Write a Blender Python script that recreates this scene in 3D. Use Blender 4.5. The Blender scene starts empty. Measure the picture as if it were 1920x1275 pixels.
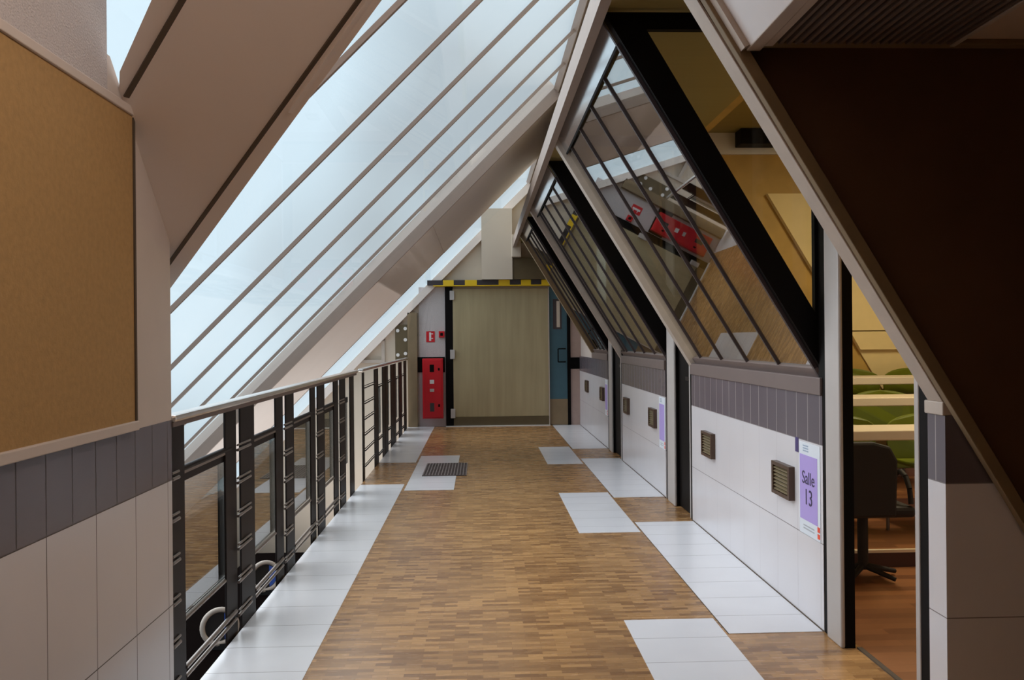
import bpy, math, random
from mathutils import Vector, Matrix
random.seed(7)
C = bpy.context.scene.collection
SC = bpy.context.scene

# ------------------------------------------------------------------ camera
F_PX, EYE = 1600.0, 1.32
yaw, roll = math.atan(60 / F_PX), math.radians(0.55)
fw = Vector((math.sin(yaw), math.cos(yaw), 0))
r0 = Vector((math.cos(yaw), -math.sin(yaw), 0))
up = Vector((0, 0, 1))
rt = r0 * math.cos(roll) - up * math.sin(roll)
u2 = r0 * math.sin(roll) + up * math.cos(roll)
cam = bpy.data.cameras.new('camera')
cam.sensor_width = 36
cam.lens = F_PX / 1920 * 36
cam.shift_y = -1.1 / 1920
cam.clip_start = 0.02
co = bpy.data.objects.new('camera', cam)
C.objects.link(co)
m = Matrix((rt, u2, -fw)).transposed().to_4x4()
m.translation = (0, 0, EYE)
co.matrix_world = m
SC.camera = co

# ------------------------------------------------------------------ world, sun, exposure
SKY_STRENGTH = 1.25
SUN_STRENGTH = 2.5
w = bpy.data.worlds.new('overcast_sky')
SC.world = w
w.use_nodes = True
nt = w.node_tree
nt.nodes.clear()
out = nt.nodes.new('ShaderNodeOutputWorld')
bg = nt.nodes.new('ShaderNodeBackground')
tc = nt.nodes.new('ShaderNodeTexCoord')
nz = nt.nodes.new('ShaderNodeTexNoise')
nz.inputs['Scale'].default_value = 2.6
nz.inputs['Detail'].default_value = 2.0
rp = nt.nodes.new('ShaderNodeValToRGB')
rp.color_ramp.elements[0].position = 0.38
rp.color_ramp.elements[0].color = (0.31, 0.36, 0.395, 1)
rp.color_ramp.elements[1].position = 0.55
rp.color_ramp.elements[1].color = (0.435, 0.535, 0.60, 1)
nt.links.new(tc.outputs['Generated'], nz.inputs['Vector'])
nt.links.new(nz.outputs['Fac'], rp.inputs['Fac'])
nt.links.new(rp.outputs['Color'], bg.inputs['Color'])
bg.inputs['Strength'].default_value = SKY_STRENGTH
nt.links.new(bg.outputs[0], out.inputs[0])

sd = bpy.data.lights.new('overcast_sun', 'SUN')
sd.energy = SUN_STRENGTH
sd.angle = math.radians(100)
sd.color = (0.96, 0.97, 1.0)
so = bpy.data.objects.new('overcast_sun', sd)
C.objects.link(so)
so.location = (-6, 4, 9)
so.rotation_euler = (-Vector((-0.85, 0.42, 1.0))).to_track_quat('-Z', 'Y').to_euler()

SC.view_settings.view_transform = 'Standard'
SC.view_settings.look = 'None'
SC.view_settings.exposure = 0.50
SC.view_settings.gamma = 1.0
SC.view_settings.use_curve_mapping = False

# ------------------------------------------------------------------ helpers
def wloc(o):
    v = Vector((0, 0, 0))
    while o:
        v += o.location
        o = o.parent
    return v


class MB:
    def __init__(self):
        self.v, self.f, self.s = [], [], []

    def add(self, vs, fs, smooth=False):
        n = len(self.v)
        self.v += [tuple(p) for p in vs]
        for f in fs:
            self.f.append(tuple(i + n for i in f))
            self.s.append(smooth)
        return self

    def box(self, x0, x1, y0, y1, z0, z1):
        vs = [(x, y, z) for x in (x0, x1) for y in (y0, y1) for z in (z0, z1)]
        return self.add(vs, [(0, 1, 3, 2), (4, 6, 7, 5), (0, 4, 5, 1), (2, 3, 7, 6), (0, 2, 6, 4), (1, 5, 7, 3)])

    def slab(self, poly, off):
        """closed solid: polygon (3-D points) extruded by the vector off"""
        n = len(poly)
        off = Vector(off)
        vs = [Vector(p) for p in poly] + [Vector(p) + off for p in poly]
        fs = [tuple(range(n))[::-1], tuple(range(n, 2 * n))]
        for i in range(n):
            j = (i + 1) % n
            fs.append((i, j, j + n, i + n))
        return self.add(vs, fs)

    def bar(self, p, q, side, a, b):
        """beam p->q; 'side' is one cross direction, a/b = (min,max) offsets on side and on the third axis"""
        p, q = Vector(p), Vector(q)
        d = (q - p).normalized()
        s = Vector(side)
        s = (s - d * s.dot(d)).normalized()
        t = d.cross(s)
        vs = [o + s * i + t * j for o in (p, q) for i in a for j in b]
        return self.add(vs, [(0, 1, 3, 2), (4, 6, 7, 5), (0, 4, 5, 1), (2, 3, 7, 6), (0, 2, 6, 4), (1, 5, 7, 3)])

    def tube(self, p, q, r, n=10, r2=None):
        p, q = Vector(p), Vector(q)
        r2 = r if r2 is None else r2
        d = (q - p).normalized()
        s = d.orthogonal().normalized()
        t = d.cross(s)
        vs = []
        for o, rr in ((p, r), (q, r2)):
            for i in range(n):
                a = 2 * math.pi * i / n
                vs.append(o + (s * math.cos(a) + t * math.sin(a)) * rr)
        self.add(vs, [(i, (i + 1) % n, (i + 1) % n + n, i + n) for i in range(n)], True)
        return self.add([], []) if False else self.caps(vs, n)

    def caps(self, vs, n):
        self.add(vs[:n], [tuple(range(n))[::-1]])
        return self.add(vs[n:], [tuple(range(n))])

    def ring(self, c, axis, r_in, r_out, depth, n=36):
        c, ax = Vector(c), Vector(axis).normalized()
        s = ax.orthogonal().normalized()
        t = ax.cross(s)
        prof = [(r_in, 0), (r_in + 0.25 * (r_out - r_in), depth), (r_out - 0.25 * (r_out - r_in), depth), (r_out, 0.4 * depth), (r_out, -depth), (r_in, -depth)]
        k = len(prof)
        vs = []
        for i in range(n):
            a = 2 * math.pi * i / n
            e = s * math.cos(a) + t * math.sin(a)
            vs += [c + e * r + ax * h for r, h in prof]
        fs = [(i * k + j, i * k + (j + 1) % k, ((i + 1) % n) * k + (j + 1) % k, ((i + 1) % n) * k + j) for i in range(n) for j in range(k)]
        return self.add(vs, fs, True)

    def build(self, name, mat, parent=None, bevel=0.0, label=None):
        me = bpy.data.meshes.new(name)
        o0 = wloc(parent) if parent else Vector((0, 0, 0))
        me.from_pydata([tuple(Vector(p) - o0) for p in self.v], [], self.f)
        me.update()
        for p, s in zip(me.polygons, self.s):
            p.use_smooth = s
        import bmesh
        bm = bmesh.new()
        bm.from_mesh(me)
        bmesh.ops.recalc_face_normals(bm, faces=bm.faces)
        bm.to_mesh(me)
        bm.free()
        me.materials.append(mat)
        o = bpy.data.objects.new(name, me)
        C.objects.link(o)
        if parent:
            o.parent = parent
        if bevel:
            b = o.modifiers.new('bevel', 'BEVEL')
            b.width = bevel
            b.segments = 2
            b.limit_method = 'ANGLE'
        if label:
            o['label'] = label
        return o


def B(x0, x1, y0, y1, z0, z1):
    return MB().box(x0, x1, y0, y1, z0, z1)


def tag(o, label, cat, group=None, kind=None):
    o['label'] = label
    o['category'] = cat
    if group:
        o['group'] = group
    if kind:
        o['kind'] = kind
    return o


def struct(o, label, cat):
    return tag(o, label, cat, kind='structure')


def empty(name, loc):
    o = bpy.data.objects.new(name, None)
    o.empty_display_size = 0.1
    o.location = loc
    C.objects.link(o)
    return o


def copy_tree(o, parent=None):
    c = o.copy()
    C.objects.link(c)
    if parent:
        c.parent = parent
    for ch in list(o.children):
        copy_tree(ch, c)
    return c


def text_mesh(body, size, mat, parent, centre, ux, uz, name='lettering'):
    """flat lettering: ux = reading direction, uz = up direction"""
    cu = bpy.data.curves.new('t', 'FONT')
    cu.body = body
    cu.size = size
    cu.align_x = 'CENTER'
    cu.align_y = 'CENTER'
    cu.extrude = 0.0006
    to = bpy.data.objects.new('t', cu)
    C.objects.link(to)
    dg = bpy.context.evaluated_depsgraph_get()
    me = bpy.data.meshes.new_from_object(to.evaluated_get(dg))
    bpy.data.objects.remove(to)
    ux, uz = Vector(ux), Vector(uz)
    un = ux.cross(uz)
    o0 = wloc(parent)
    for v in me.vertices:
        v.co = Vector(centre) + ux * v.co.x + uz * v.co.y + un * v.co.z - o0
    me.materials.clear()
    me.materials.append(mat)
    o = bpy.data.objects.new(name, me)
    C.objects.link(o)
    o.parent = parent
    return o


# ------------------------------------------------------------------ materials
def srgb(r, g, b):
    f = lambda c: (c / 255 / 12.92) if c / 255 <= 0.04045 else ((c / 255 + 0.055) / 1.055) ** 2.4
    return (f(r), f(g), f(b), 1)


class NT:
    def __init__(self, name):
        self.m = bpy.data.materials.new(name)
        self.m.use_nodes = True
        self.t = self.m.node_tree
        self.p = self.t.nodes['Principled BSDF']

    def n(self, kind, **kw):
        x = self.t.nodes.new(kind)
        for k, v in kw.items():
            setattr(x, k, v)
        return x

    def l(self, a, b):
        self.t.links.new(a, b)

    def math(self, op, a, b=None, c=None):
        x = self.n('ShaderNodeMath', operation=op)
        for i, v in enumerate((a, b, c)):
            if v is None:
                continue
            if isinstance(v, (int, float)):
                x.inputs[i].default_value = v
            else:
                self.l(v, x.inputs[i])
        return x.outputs[0]

    def mix(self, fac, a, b):
        x = self.n('ShaderNodeMix', data_type='RGBA')
        for s, v in ((x.inputs[0], fac), (x.inputs[6], a), (x.inputs[7], b)):
            if isinstance(v, (int, float, tuple)):
                s.default_value = v
            else:
                self.l(v, s)
        return x.outputs[2]

    def pos(self):
        g = self.n('ShaderNodeNewGeometry')
        s = self.n('ShaderNodeSeparateXYZ')
        self.l(g.outputs['Position'], s.inputs[0])
        return g.outputs['Position'], s.outputs

    def bump(self, h, strength, dist=0.01):
        b = self.n('ShaderNodeBump')
        b.inputs['Strength'].default_value = strength
        b.inputs['Distance'].default_value = dist
        self.l(h, b.inputs['Height'])
        self.l(b.outputs[0], self.p.inputs['Normal'])


def plain(name, col, rough=0.5, metal=0.0, var=0.06, scale=9.0, spec=0.5, bump=0.0, bscale=60.0):
    k = NT(name)
    pos, _ = k.pos()
    nz = k.n('ShaderNodeTexNoise')
    nz.inputs['Scale'].default_value = scale
    nz.inputs['Detail'].default_value = 3
    k.l(pos, nz.inputs['Vector'])
    dk = tuple(c * (1 - 2 * var) for c in col[:3]) + (1,)
    lt = tuple(min(1, c * (1 + 2 * var)) for c in col[:3]) + (1,)
    k.l(k.mix(nz.outputs['Fac'], dk, lt), k.p.inputs['Base Color'])
    k.p.inputs['Roughness'].default_value = rough
    k.p.inputs['Metallic'].default_value = metal
    k.p.inputs['Specular IOR Level'].default_value = spec
    if bump:
        n2 = k.n('ShaderNodeTexNoise')
        n2.inputs['Scale'].default_value = bscale
        n2.inputs['Detail'].default_value = 2
        k.l(pos, n2.inputs['Vector'])
        k.bump(n2.outputs['Fac'], bump)
    return k.m


def line(k, coord, period, offset, width):
    """1 on a grout line of the given width, repeating along coord"""
    a = k.math('SUBTRACT', coord, offset - width / 2)
    a = k.math('FLOORED_MODULO', a, period)
    return k.math('LESS_THAN', a, width)


def wall_tiles(name, yoff, g_white, g_grey, g_joint):
    """white wall tiles 28 x 44 cm under a band of half-width dark grey tiles"""
    k = NT(name)
    pos, s = k.pos()
    y, z = s[1], s[2]
    dark = k.math('GREATER_THAN', z, 0.832)
    gw = line(k, y, 0.28, yoff, 0.0035)
    gd = line(k, y, 0.14, yoff, 0.0045)
    gz = k.math('ADD', line(k, z, 0.443, 0.389, 0.0035), 0)
    gv = k.mix(dark, gw, gd)
    g = k.math('MINIMUM', k.math('ADD', gv, gz), 1.0)
    nz = k.n('ShaderNodeTexNoise')
    nz.inputs['Scale'].default_value = 2.0
    k.l(pos, nz.inputs['Vector'])
    white = k.mix(nz.outputs['Fac'], srgb(208, 204, 208), srgb(224, 221, 224))
    grey = k.mix(nz.outputs['Fac'], srgb(96, 88, 95), srgb(112, 104, 110))
    tile = k.mix(dark, white, grey)
    grout = k.mix(gz, k.mix(dark, g_white, g_grey), g_joint)
    k.l(k.mix(g, tile, grout), k.p.inputs['Base Color'])
    k.l(k.math('ADD', k.math('MULTIPLY', g, 0.4), 0.22), k.p.inputs['Roughness'])
    k.bump(k.math('SUBTRACT', 1.0, g), 0.25, 0.002)
    return k.m


def floor_tiles():
    k = NT('white_floor_tile')
    pos, s = k.pos()
    g = line(k, s[1], 0.28, 3.72, 0.004)
    nz = k.n('ShaderNodeTexNoise')
    nz.inputs['Scale'].default_value = 3.0
    nz.inputs['Detail'].default_value = 4
    k.l(pos, nz.inputs['Vector'])
    c = k.mix(nz.outputs['Fac'], srgb(222, 221, 226), srgb(238, 238, 241))
    k.l(k.mix(g, c, srgb(165, 162, 163)), k.p.inputs['Base Color'])
    k.p.inputs['Roughness'].default_value = 0.26
    return k.m


def parquet(name, c1, c2, rough, row=0.024, length=0.16):
    """mosaic parquet: short wooden fingers laid across the corridor"""
    k = NT(name)
    pos, s = k.pos()
    br = k.n('ShaderNodeTexBrick')
    k.l(pos, br.inputs['Vector'])
    br.offset = 0.5
    br.inputs['Scale'].default_value = 1.0
    br.inputs['Brick Width'].default_value = length
    br.inputs['Row Height'].default_value = row
    br.inputs['Mortar Size'].default_value = 0.0008
    br.inputs['Mortar Smooth'].default_value = 0.2
    br.inputs['Color1'].default_value = (0, 0, 0, 1)
    br.inputs['Color2'].default_value = (1, 1, 1, 1)
    br.inputs['Mortar'].default_value = (0.1, 0.1, 0.1, 1)
    mp = k.n('ShaderNodeMapping')
    mp.inputs['Scale'].default_value = (6, 60, 6)
    k.l(pos, mp.inputs['Vector'])
    nz = k.n('ShaderNodeTexNoise')
    nz.inputs['Scale'].default_value = 1.6
    nz.inputs['Detail'].default_value = 4
    k.l(mp.outputs[0], nz.inputs['Vector'])
    n2 = k.n('ShaderNodeTexNoise')
    n2.inputs['Scale'].default_value = 1.1
    k.l(pos, n2.inputs['Vector'])
    f = k.math('ADD', k.math('MULTIPLY', br.outputs['Color'], 0.55), k.math('MULTIPLY', nz.outputs['Fac'], 0.25))
    f = k.math('ADD', f, k.math('MULTIPLY', k.math('SUBTRACT', n2.outputs['Fac'], 0.5), 0.35))
    k.l(k.mix(f, c1, c2), k.p.inputs['Base Color'])
    k.l(k.math('ADD', k.math('MULTIPLY', nz.outputs['Fac'], 0.12), rough), k.p.inputs['Roughness'])
    return k.m


def glass(name, tint, f0=0.045, rough=0.0, fmax=1.0, power=5.0):
    """thin clear pane: sees through, mirrors more at grazing angles"""
    k = NT(name)
    t = k.t
    t.nodes.remove(k.p)
    o = [n for n in t.nodes if n.type == 'OUTPUT_MATERIAL'][0]
    tr = k.n('ShaderNodeBsdfTransparent')
    tr.inputs['Color'].default_value = tint
    gl = k.n('ShaderNodeBsdfGlossy')
    gl.inputs['Roughness'].default_value = rough
    lw = k.n('ShaderNodeLayerWeight')
    lw.inputs['Blend'].default_value = 0.5
    p5 = k.math('POWER', lw.outputs['Facing'], power)
    fr = k.math('ADD', k.math('MULTIPLY', p5, fmax - f0), f0)
    mx = k.n('ShaderNodeMixShader')
    k.l(fr, mx.inputs[0])
    k.l(tr.outputs[0], mx.inputs[1])
    k.l(gl.outputs[0], mx.inputs[2])
    k.l(mx.outputs[0], o.inputs['Surface'])
    return k.m


def streaked(name, c1, c2, scale=(9, 9, 0.6), rough=0.6):
    k = NT(name)
    pos, _ = k.pos()
    mp = k.n('ShaderNodeMapping')
    mp.inputs['Scale'].default_value = scale
    k.l(pos, mp.inputs['Vector'])
    nz = k.n('ShaderNodeTexNoise')
    nz.inputs['Scale'].default_value = 1.5
    nz.inputs['Detail'].default_value = 5
    k.l(mp.outputs[0], nz.inputs['Vector'])
    n2 = k.n('ShaderNodeTexNoise')
    n2.inputs['Scale'].default_value = 1.4
    k.l(pos, n2.inputs['Vector'])
    f = k.math('ADD', k.math('MULTIPLY', nz.outputs['Fac'], 0.6), k.math('MULTIPLY', n2.outputs['Fac'], 0.4))
    k.l(k.mix(f, c1, c2), k.p.inputs['Base Color'])
    k.p.inputs['Roughness'].default_value = rough
    return k.m


def emission(name, col, strength):
    k = NT(name)
    k.p.inputs['Base Color'].default_value = col
    k.p.inputs['Emission Color'].default_value = col
    k.p.inputs['Emission Strength'].default_value = strength
    return k.m


M_TILE_R = wall_tiles('white_wall_tile_right', 4.07, srgb(176, 171, 175), srgb(160, 150, 150), srgb(120, 112, 112))
M_TILE_L = wall_tiles('white_wall_tile_left', 2.20, srgb(84, 74, 72), srgb(64, 55, 55), srgb(84, 74, 72))
M_FTILE = floor_tiles()
M_PARQ = parquet('mosaic_parquet', srgb(118, 82, 52), srgb(212, 164, 108), 0.2, 0.03, 0.125)
M_CLASSFLOOR = parquet('red_parquet', srgb(112, 68, 42), srgb(176, 118, 76), 0.3, 0.07, 0.6)
M_PAINT = plain('taupe_white_paint', srgb(205, 192, 184), 0.6, var=0.02)
M_PANEL = plain('white_roof_panel', srgb(232, 219, 210), 0.55, var=0.02, scale=2)
M_PLASTER = plain('rough_white_plaster', srgb(196, 187, 186), 0.9, var=0.07, scale=160, bump=0.5, bscale=170)
M_CORK = plain('brown_cork', srgb(172, 136, 88), 0.9, var=0.09, scale=55, bump=0.15, bscale=120)
M_TRIM = plain('pale_taupe_beam', srgb(186, 172, 160), 0.5, var=0.07, scale=14)
M_BEAM = plain('taupe_long_beam', srgb(146, 128, 116), 0.5, var=0.05, scale=10)
M_OLIVE = plain('olive_brown_beam', srgb(128, 108, 80), 0.6, var=0.1, scale=12)
M_SILL = plain('taupe_sill', srgb(112, 97, 93), 0.45, var=0.03)
M_BLACK = plain('black_frame_paint', srgb(11, 7, 6), 0.6, var=0.03, spec=0.12)
M_MULL = plain('dark_mullion', srgb(64, 54, 56), 0.4, var=0.04)
M_ALU = plain('brushed_aluminium', srgb(226, 226, 228), 0.14, metal=0.95, var=0.03)
M_COL = plain('grey_column_paint', srgb(185, 178, 174), 0.45, var=0.06, scale=5)
M_DARKWOOD = plain('dark_brown_panel', srgb(92, 68, 50), 0.8, var=0.15, scale=2.5, spec=0.1)
M_BRONZE = plain('dark_bronze_metal', srgb(30, 22, 20), 0.5, var=0.05, spec=0.2)
M_ROD = plain('worn_rail_metal', srgb(150, 138, 130), 0.3, metal=0.7, var=0.05)
M_HAND = plain('pale_handrail', srgb(215, 210, 206), 0.2, metal=0.6, var=0.03)
M_BAR = plain('brown_glazing_bar', srgb(158, 138, 126), 0.5, var=0.03)
M_GROOVE = plain('dark_groove', srgb(86, 72, 58), 0.8, var=0.05)
M_CEIL = plain('taupe_ceiling_paint', srgb(205, 182, 164), 0.7, var=0.03)
M_FASCIA = plain('gloss_white_fascia', srgb(226, 220, 220), 0.25, var=0.03, scale=4)
M_GRILLE = plain('dark_ceiling_grille', srgb(112, 95, 86), 0.5, var=0.04)
M_CREAM = plain('cream_wall_paint', srgb(205, 190, 172), 0.65, var=0.03, scale=3)
M_CONC = streaked('olive_board_panel', srgb(134, 120, 88), srgb(192, 176, 138))
M_KICK = plain('dark_kick_plate', srgb(92, 78, 52), 0.5, var=0.08)
M_TEAL = plain('teal_door_paint', srgb(62, 96, 108), 0.5, var=0.05)
M_RED = plain('red_cabinet_paint', srgb(200, 12, 30), 0.4, var=0.05)
M_WHITE = plain('white_enamel', srgb(225, 222, 220), 0.4, var=0.02)
M_YELLOW = plain('yellow_tape', srgb(226, 186, 16), 0.5, var=0.04)
M_TAPEBLACK = plain('black_tape', srgb(52, 44, 46), 0.5, var=0.04)
M_TAN = plain('tan_column_paint', srgb(132, 112, 84), 0.6, var=0.07)
M_LFRAME = plain('brown_bronze_frame', srgb(84, 64, 50), 0.4, metal=0.2, var=0.08)
M_LOUVRE = plain('bronze_louvre', srgb(150, 134, 104), 0.35, metal=0.4, var=0.06)
M_PAPER = plain('poster_paper', srgb(222, 228, 236), 0.5, var=0.01)
M_LILAC = plain('lilac_print', srgb(178, 158, 222), 0.5, var=0.02)
M_INK = plain('grey_ink', srgb(60, 52, 84), 0.6, var=0.02)
M_VIOLET = plain('violet_sticker', srgb(70, 56, 110), 0.5, var=0.02)
M_ORANGE = plain('orange_red_print', srgb(232, 84, 56), 0.5, var=0.04)
M_OCHRE = plain('ochre_wood_wall', srgb(190, 152, 76), 0.6, var=0.12, scale=6)
M_OCEIL = streaked('ochre_board_ceiling', srgb(138, 122, 70), srgb(160, 144, 86), (0.6, 12, 4))
M_CREAM2 = plain('warm_cream_panel', srgb(232, 208, 150), 0.6, var=0.03)
M_TABLE = plain('cream_table_edge', srgb(232, 214, 186), 0.4, var=0.03)
M_GREEN = plain('green_chair_shell', srgb(100, 108, 10), 0.45, var=0.08)
M_CHAIRBLACK = plain('black_chair_fabric', srgb(34, 27, 24), 0.7, var=0.1)
M_CHROME = plain('grey_chair_metal', srgb(120, 112, 104), 0.3, metal=0.9)
M_STEP = plain('dark_riser', srgb(70, 36, 24), 0.5, var=0.08)
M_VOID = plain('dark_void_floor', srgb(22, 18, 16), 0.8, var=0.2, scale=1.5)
M_BLUE = plain('blue_film', srgb(56, 96, 190), 0.4, var=0.05)
M_LEDGE = plain('matt_black_ledge', srgb(16, 12, 11), 0.95, var=0.05, spec=0.0)
M_LAMPIN = plain('black_lamp_well', srgb(18, 14, 14), 0.5, var=0.03)
M_GLASS_ROOF = glass('skylight_glass', (0.985, 0.99, 0.99, 1), 0.02, 0.0, 0.22)
M_GLASS_SIDE = glass('clear_side_glass', (0.94, 0.94, 0.92, 1), 0.02, 0.0, 0.6)
M_GLASS_WIN = glass('partition_glass', (0.90, 0.90, 0.86, 1), 0.12, 0.0, 0.95, 1.9)
M_GLASS_RAIL = glass('railing_glass', (0.84, 0.85, 0.83, 1), 0.22, 0.0, 0.92, 2.0)
M_FILL_LAMP = emission('added_lamp_diffuser', (1.0, 0.82, 0.5, 1), 3.0)  # glow for the diffusers of the added, unseen lamps

# ------------------------------------------------------------------ floor
fl = struct(B(-1.106, 1.60, -3.0, 13.1, -0.25, 0.0).box(1.60, 4.25, -3.0, 2.855, -0.25, 0.0).build('floor', M_PARQ), 'brown mosaic parquet floor of the corridor with white tile borders', 'floor')
for a in [(-1.106, -0.705, -3.0, 7.86), (-1.106, -0.705, 9.26, 13.08), (-0.68, -0.243, 7.53, 9.76),
          (1.095, 1.525, 3.76, 6.08), (1.095, 1.525, 7.04, 9.36), (1.095, 1.525, 10.2, 13.08),
          (0.66, 1.08, 2.5, 3.97), (0.66, 1.08, 5.77, 7.28), (0.70, 1.075, 8.98, 10.41)]:
    B(*a, 0.0, 0.002).build('white_tile_strip', M_FTILE, fl)
for y0, y1 in ((3.76, 6.12), (7.0, 9.15), (10.17, 13.08)):
    B(1.5185, 1.5249, y0, y1, 0.0021, 0.0045).build('wall_joint', M_GROOVE, fl)
    B(1.0915, 1.0949, y0, y1, 0.0, 0.0022).build('tile_joint', M_GROOVE, fl)
B(1.12 + 0.46, 1.60, 2.86, 3.55, 0.0, 0.006).build('threshold_strip', M_GROOVE, fl)
B(1.58, 1.60, 6.1, 6.9, 0.0, 0.006).build('threshold_strip', M_GROOVE, fl)

# ------------------------------------------------------------------ right wall: low tiled walls of the bays
WR = [('wall_right', 3.76, 6.12, 'low white tiled wall with dark tile band under the nearest glazed bay'),
      ('wall_right.001', 7.0, 9.15, 'low white tiled wall with dark band between the second and third doorways'),
      ('wall_right.002', 10.17, 13.1, 'low white tiled wall with dark band beside the blue door at the far end')]
for n, y0, y1, lb in WR:
    o = struct(B(1.525, 1.60, y0, y1, 0, 1.055).build(n, M_TILE_R), lb, 'wall')
    B(1.515, 1.62, y0, min(y1, 11.56), 1.055, 1.135).build('sill', M_SILL, o, 0.004)
o = struct(B(1.525, 4.2, 2.75, 2.86, 0, 1.055).build('wall_near', M_TILE_R), 'tiled wall end at the right edge, below the slanted beam', 'wall')
B(1.518, 1.62, 2.752, 2.87, 1.055, 1.10).build('sill', M_TRIM, o, 0.004)

# dark brown wall above it, cut along the slant of the beam
SL = 1.652
def slx(z):            # window slope: x at height z
    return 0.567 + (2.779 - z) / SL
o = struct(MB().slab([(0.70, 2.735, 2.50), (0.70, 2.735, 2.44), (1.80, 2.735, 0.72), (2.6, 2.735, -0.0), (4.2, 2.735, 0.0), (4.2, 2.735, 2.50)], (0, 0.012, 0)).build('wall_right.003', M_DARKWOOD),
           'large dark brown wall panel on the right below the ceiling grille', 'wall')
struct(B(0.60, 4.2, 2.736, 2.75, 2.43, 2.86).build('wall_right.011', M_DARKWOOD), 'dark wall strip above the low ceiling', 'wall')
# slanted beams
o = struct(MB().bar((0.545, 2.72, 2.74), (1.93, 2.72, 0.45), (0, 1, 0), (-0.02, 0.014), (-0.02, 0.02)).build('trim_1', M_OLIVE, None, 0.003), 'narrow olive brown slanted edge strip of the dark wall panel', 'trim')
o = struct(MB().slab([(0.516, 2.755, 2.75), (0.578, 2.755, 2.75), (1.60, 2.755, 1.06), (1.52, 2.755, 1.10)], (0, 0.095, 0)).build('trim_2', M_TRIM, None, 0.003), 'wide pale slanted beam in front of the nearest doorway', 'trim')

# ------------------------------------------------------------------ low ceiling near right
ce = struct(B(0.86, 4.2, -3.0, 2.735, 2.262, 2.42).build('ceiling', M_CEIL), 'low taupe ceiling at the upper right with dark grille', 'ceiling')
B(0.86, 0.905, -3.0, 2.70, 2.235, 2.262).build('edge_strip', M_TRIM, ce, 0.003)
B(0.905, 4.2, 2.655, 2.70, 2.245, 2.262).build('edge_strip', M_OLIVE, ce, 0.003)
gr = empty('ceiling_grille', (1.2, 1.0, 2.25))
tag(gr, 'dark louvred ventilation grille set in the low ceiling at upper right', 'grille')
B(0.93, 1.50, -0.5, 2.645, 2.255, 2.2605).build('backing', M_BLACK, gr)
g = MB()
x = 0.945
while x < 1.49:
    g.box(x, x + 0.011, -0.5, 2.645, 2.238, 2.255)
    x += 0.027
g.build('louvre', M_GRILLE, gr)
f = MB()
f.box(0.905, 0.93, -0.5, 2.655, 2.236, 2.2615)
f.box(1.50, 1.515, -0.5, 2.655, 2.236, 2.2615)
f.build('frame', M_TRIM, gr)
o = struct(MB().slab([(0.86, -3, 2.24), (0.86, 2.66, 2.24), (0.55, 2.66, 2.752), (0.55, -3, 2.752)], (0.03, 0, 0.018)).build('wall_right.004', M_FASCIA), 'glossy white slanted fascia beside the ceiling grille', 'wall')
MB().bar((0.853, 2.68, 2.24), (0.545, 2.68, 2.75), (0, 1, 0), (-0.02, 0.02), (-0.012, 0.012)).build('edge_strip', M_TRIM, o)

# ------------------------------------------------------------------ glazed sloping bays
Z0, Z1 = 1.135, 2.779
def sp(z, y, out=0.0):   # point on slope plane, out = distance towards the corridor
    nx, nz_ = -0.8555, -0.5178
    return Vector((slx(z) + nx * out, y, z + nz_ * out))


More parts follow.
